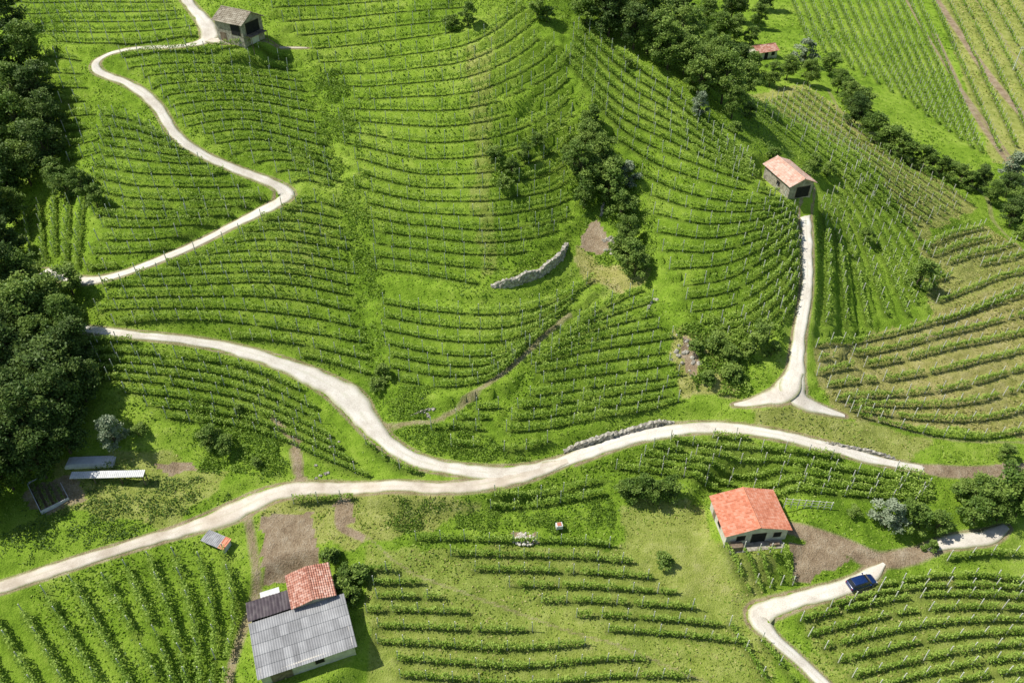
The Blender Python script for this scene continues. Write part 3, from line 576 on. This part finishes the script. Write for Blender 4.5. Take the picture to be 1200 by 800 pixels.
# valley cottage
E=root('valley_cottage',893,66,20)
gabled(E,-3.8,3.8,-2.6,2.6,2.6,1.2,.5,MRED2,MPLAS,1,period=.5); opening(E,'door','f',-1,.2,0,2.1,-2.6,MDK,MWOOD); opening(E,'window','f',1.6,2.8,1,2,-2.6,MDK,MWOOD)
# little shelter at left road
E=root('tool_shelter',255,637,-24)
box('back_wall',-1.9,1.9,.7,.8,-.5,1.1,MWHITE,E); box('side_l',-1.9,-1.8,-.7,.7,-.5,1.0,MWHITE,E); box('side_r',1.8,1.9,-.7,.7,-.5,1.0,MWHITE,E)
slope('sheet_roof',(-2.1,-1,1.0),(1.0,-1,1.0),(1.0,1,1.25),(-2.1,1,1.25),MGREY,E,.3,.03); slope('tile_roof',(1.02,-1,1.0),(2.1,-1,1.0),(2.1,1,1.25),(1.02,1,1.25),MRED,E,.3,.03)
# garden beds with low white rails
MSOIL=m_simple('bed_soil',(.22,.16,.10),(.40,.31,.21),3)
E=root('garden_beds',57,577,-50)
for y in (-2.05,1.96): box('side_rail',-3.6,3.25,y,y+.09,-.3,.42,MWHITE,E)
for i,x in enumerate((-3.75,3.3)): box('end_rail',x,x+.1,-2.05,2.05,-.3,.40,MWHITE,E)
for i in range(4):
    box('planting_bed',-3.5,3.1,-1.8+i*.95,-1.2+i*.95,-.3,.18,MSOIL,E)
    n_=260; V,F=leaves(np.c_[rng.uniform(-3.4,3.0,n_),rng.uniform(-1.75,-1.25,n_)+i*.95,rng.uniform(.18,.4,n_)],.1,.4,.7); mk('bed_plants',V,F,[MV],attrs={'tint':('FLOAT',np.repeat(rng.random(n_),4))},parent=E)
E=root('long_sheet_roof',126,556,2,off=1.5)
slope('sheet',(-5.6,-.6,1.5),(5.6,-.6,1.5),(5.6,.6,1.75),(-5.6,.6,1.75),MWHITE,E,.3,.03)
for x in (-5.4,-2,2,5.4):
    for y in (-.5,.5): box('post',x-.06,x+.06,y-.06,y+.06,-1,1.45 if y<0 else 1.62,MWOOD,E)
E=root('white_slab_stack',108,541,3)
for i in range(4): box('slab',-4+i*.25+rng.uniform(-.2,.2),3.5-i*.4,-1.1+.1*i,1.0-.08*i,-.3 if i==0 else .12*i+.003*i,.12*(i+1),MWHITE,E)
# rubble heap, tank
E=root('rubble_heap',616,632,0)
for i in range(90):
    a=rng.uniform(0,6.28); d=rng.random()**.7*1.7; s=rng.uniform(.1,.28); bm=bmesh.new(); bmesh.ops.create_icosphere(bm,subdivisions=1,radius=s)
    for vv in bm.verts: vv.co*=rng.uniform(.7,1.25)
    me=bpy.data.meshes.new('stone'); bm.to_mesh(me); bm.free(); me.materials.append(MPLAS); ob=bpy.data.objects.new('stone',me); scene.collection.objects.link(ob); ob.parent=E; ob.location=(math.cos(a)*d,math.sin(a)*d*.8,max(0,.7-d*.4)*rng.random()+.05)
E=root('water_tank_on_stand',655,620,10)
box('tank',-.5,.5,-.4,.4,.6,1.3,MWHITE,E); box('lid',-.3,.3,-.3,.3,1.303,1.4,MRED,E)
for x in (-.4,.4):
    for y in (-.3,.3): box('leg',x-.05,x+.05,y-.05,y+.05,-.2,.597,MWOOD,E)
# stone walls
def wall(name,pp,h,t=.35,lean=.1):
    R=resample(gp(catmull(pp,40),0,ZB),.35); R[:,2]=smooth(R[:,2],8); n=len(R); T=np.gradient(R[:,:2],axis=0); T/=np.linalg.norm(T,axis=1)[:,None]+1e-9; Nn=np.c_[-T[:,1],T[:,0]]
    prof=[(-t,-1.),(-t,0),(-t+lean*.5,h*.35),(-t+lean*.7,h*.7),(-t+lean,h),(t,h),(t,-.6)]; V=[]
    hv=.7+.6*vnoise(R[:,0],R[:,1],2.5,88)
    for k,(o_,z) in enumerate(prof):
        taper=np.clip(np.minimum(np.arange(n),n-1-np.arange(n))/7,.15,1)*hv
        V.append(np.c_[R[:,:2]+Nn*(o_+rng.normal(size=n)*.1)[:,None],R[:,2]+np.where(z>0,z*taper,z)+rng.normal(size=n)*.08])
    V=np.stack(V,1); k=len(prof); ii=np.arange(n*k).reshape(n,k); F=np.stack([ii[:-1,:-1].ravel(),ii[1:,:-1].ravel(),ii[1:,1:].ravel(),ii[:-1,1:].ravel()],1)
    mk(name,V.reshape(-1,3),F,[MSTONE])
wall('dry_stone_wall',[(575,334),(605,333),(638,320),(658,302),(664,285)],1.6,.35)
wall('dry_stone_wall',[(660,528),(700,517),(745,504),(790,494)],.9,.35)
wall('dry_stone_wall',[(962,518),(1005,527),(1050,538)],.5,.2)
wall('dry_stone_wall',[(480,487),(510,478)],.4,.15); wall('dry_stone_wall',[(704,255),(708,238)],1.5,.2)
def rocks(u,v,n,sp_,s0,s1):
    p=gp([[u,v]],0,ZB)[0]; E=bpy.data.objects.new('rock_outcrop',None); scene.collection.objects.link(E); E.location=p
    for i in range(n):
        x,y=rng.normal(size=2)*sp_; s=rng.uniform(s0,s1); bm=bmesh.new(); bmesh.ops.create_icosphere(bm,subdivisions=2,radius=s)
        for vv in bm.verts: vv.co*=rng.uniform(.8,1.15)
        me=bpy.data.meshes.new('rock'); bm.to_mesh(me); bm.free(); me.materials.append(MSTONE); ob=bpy.data.objects.new('rock',me); scene.collection.objects.link(ob); ob.parent=E; ob.location=(x,y,float(samp(ZB,p[0]+x,p[1]+y))-p[2]-s*.2); ob.scale=(1,.8,.7)
rocks(712,285,10,1.2,.3,.8); rocks(808,425,14,1.4,.3,.7); rocks(800,400,9,1.,.2,.5); rocks(765,352,6,.7,.2,.5); rocks(505,482,5,1,.2,.4); rocks(385,522,4,.8,.2,.5); rocks(380,558,5,1,.2,.4)
E=root('trellis_fence',946,595,-6)
for i in range(8): box('post',-3.5+i-.05,-3.5+i+.05,-.05,.05,-.4,1.9,MPOST,E)
for z in (.6,1.2,1.8): box('rail',-3.6,3.6,-.09,-.052,z,z+.06,MPOST,E)
for u,v in ((1187,82),):
    E=root('utility_pole',u,v,0); V,F=tube([(0,0,-.5),(0,0,8)],[.16,.1],8); mk('mast',V,F,[MWHITE],parent=E); box('crossarm',-.9,.9,-.22,-.1,7.2,7.35,MMETAL,E)
# ------------------------------------------------------------ car
m,t,o=nt('blue_paint'); b=NB(t); n1=b.noise(3,2); finish(b,o,b.ramp(n1,[(.3,(.006,.022,.10)),(.7,(.009,.034,.14))]),.3,.5,coat=.6); MCAR=m
m,t,o=nt('car_glass'); b=NB(t); n1=b.noise(2,2); finish(b,o,b.ramp(n1,[(.3,(.012,.014,.018)),(.7,(.025,.03,.035))]),.1,.6); MGL=m
MTY=m_simple('tyre',(.015,.015,.015),(.03,.03,.03),4); MLT=m_simple('lamp_red',(.3,.01,.01),(.5,.02,.02),4); MHL=m_simple('headlamp',(.6,.6,.6),(.8,.8,.8),4,.2)
E=root('parked_car',1008,685,17,dz=.1,sc=1.05)
def loft(name,secs,mat,parent,bev=.06):
    bm=bmesh.new(); rings=[]
    for x,w0,w1,z0,z1 in secs: rings.append([bm.verts.new(p) for p in ((x,-w0,z0),(x,w0,z0),(x,w0,(z0+z1)/2),(x,w1,z1),(x,-w1,z1),(x,-w0,(z0+z1)/2))])
    for a,c in zip(rings[:-1],rings[1:]):
        for k in range(6): bm.faces.new((a[k],a[(k+1)%6],c[(k+1)%6],c[k]))
    bm.faces.new(rings[0][::-1]); bm.faces.new(rings[-1]); bmesh.ops.recalc_face_normals(bm,faces=bm.faces)
    me=bpy.data.meshes.new(name); bm.to_mesh(me); bm.free(); me.materials.append(mat); ob=bpy.data.objects.new(name,me); scene.collection.objects.link(ob); ob.parent=parent
    md=ob.modifiers.new('b','BEVEL'); md.width=bev; md.segments=3
    for p in me.polygons: p.use_smooth=True
loft('body',[(-2.1,.72,.66,.35,.82),(-1.95,.86,.78,.22,.92),(-1.2,.89,.8,.2,.95),(.8,.89,.8,.2,.95),(1.3,.88,.76,.2,.9),(1.85,.84,.7,.24,.78),(2.08,.7,.58,.34,.66)],MCAR,E)
loft('glasshouse',[(-1.9,.76,.66,.9,.98),(-1.55,.77,.63,.9,1.36),(-.2,.78,.62,.9,1.43),(.45,.78,.6,.9,1.36),(1.15,.76,.7,.86,.93)],MGL,E,.04)
loft('roof',[(-1.62,.6,.52,1.33,1.4),(-1.2,.63,.57,1.37,1.45),(-.2,.63,.57,1.4,1.475),(.4,.6,.52,1.35,1.41)],MCAR,E,.03)
for s in (-1,1):
    for x in (-1.3,1.35):
        V,F=tube([(x,s*.7,.32),(x,s*.92,.32),(x,s*.921,.32)],[.33,.33,.24],18)
        mk('wheel',V,F,[MTY],parent=E); V,F=tube([(x,s*.84,.32),(x,s*.90,.32),(x,s*.905,.32)],[.22,.22,.01],14); mk('rim',V,F,[MMETAL],parent=E)
    box('headlight',1.93,2.03,s*.62-.14,s*.62+.14,.58,.7,MHL,E); box('taillight',-2.1,-2.02,s*.66-.1,s*.66+.1,.62,.8,MLT,E); box('mirror',.62,.78,s*.97-.1,s*.97+.1,.93,1.05,MCAR,E)
    box('pillar',-.35,-.25,s*.735-.02,s*.735+.02,.95,1.2,MCAR,E)
# ------------------------------------------------------------ light & camera
sd=Vector((-.57,.05,.82)).normalized()
w=bpy.data.worlds.new('World'); scene.world=w; w.use_nodes=True; t=w.node_tree; t.nodes.clear()
s=t.nodes.new('ShaderNodeTexSky'); s.sky_type='NISHITA'; s.sun_disc=False; s.sun_elevation=math.asin(sd.z); s.sun_rotation=math.atan2(sd.x,sd.y)
bg=t.nodes.new('ShaderNodeBackground'); bg.inputs[1].default_value=.10; o=t.nodes.new('ShaderNodeOutputWorld'); t.links.new(s.outputs[0],bg.inputs[0]); t.links.new(bg.outputs[0],o.inputs[0])
L=bpy.data.lights.new('sun','SUN'); L.energy=5; L.angle=math.radians(.5); L.color=(1,.96,.88); lo=bpy.data.objects.new('sun',L); scene.collection.objects.link(lo); lo.rotation_euler=sd.to_track_quat('Z','Y').to_euler()
cam=bpy.data.cameras.new('camera'); cam.sensor_width=36; cam.lens=36*FPX/1200; cam.clip_end=6000; co=bpy.data.objects.new('camera',cam); scene.collection.objects.link(co)
co.location=(0,0,CZ); co.rotation_euler=(math.pi/2-PITCH,0,0); scene.camera=co
scene.view_settings.view_transform='Standard'; scene.view_settings.look='None'; scene.view_settings.exposure=0
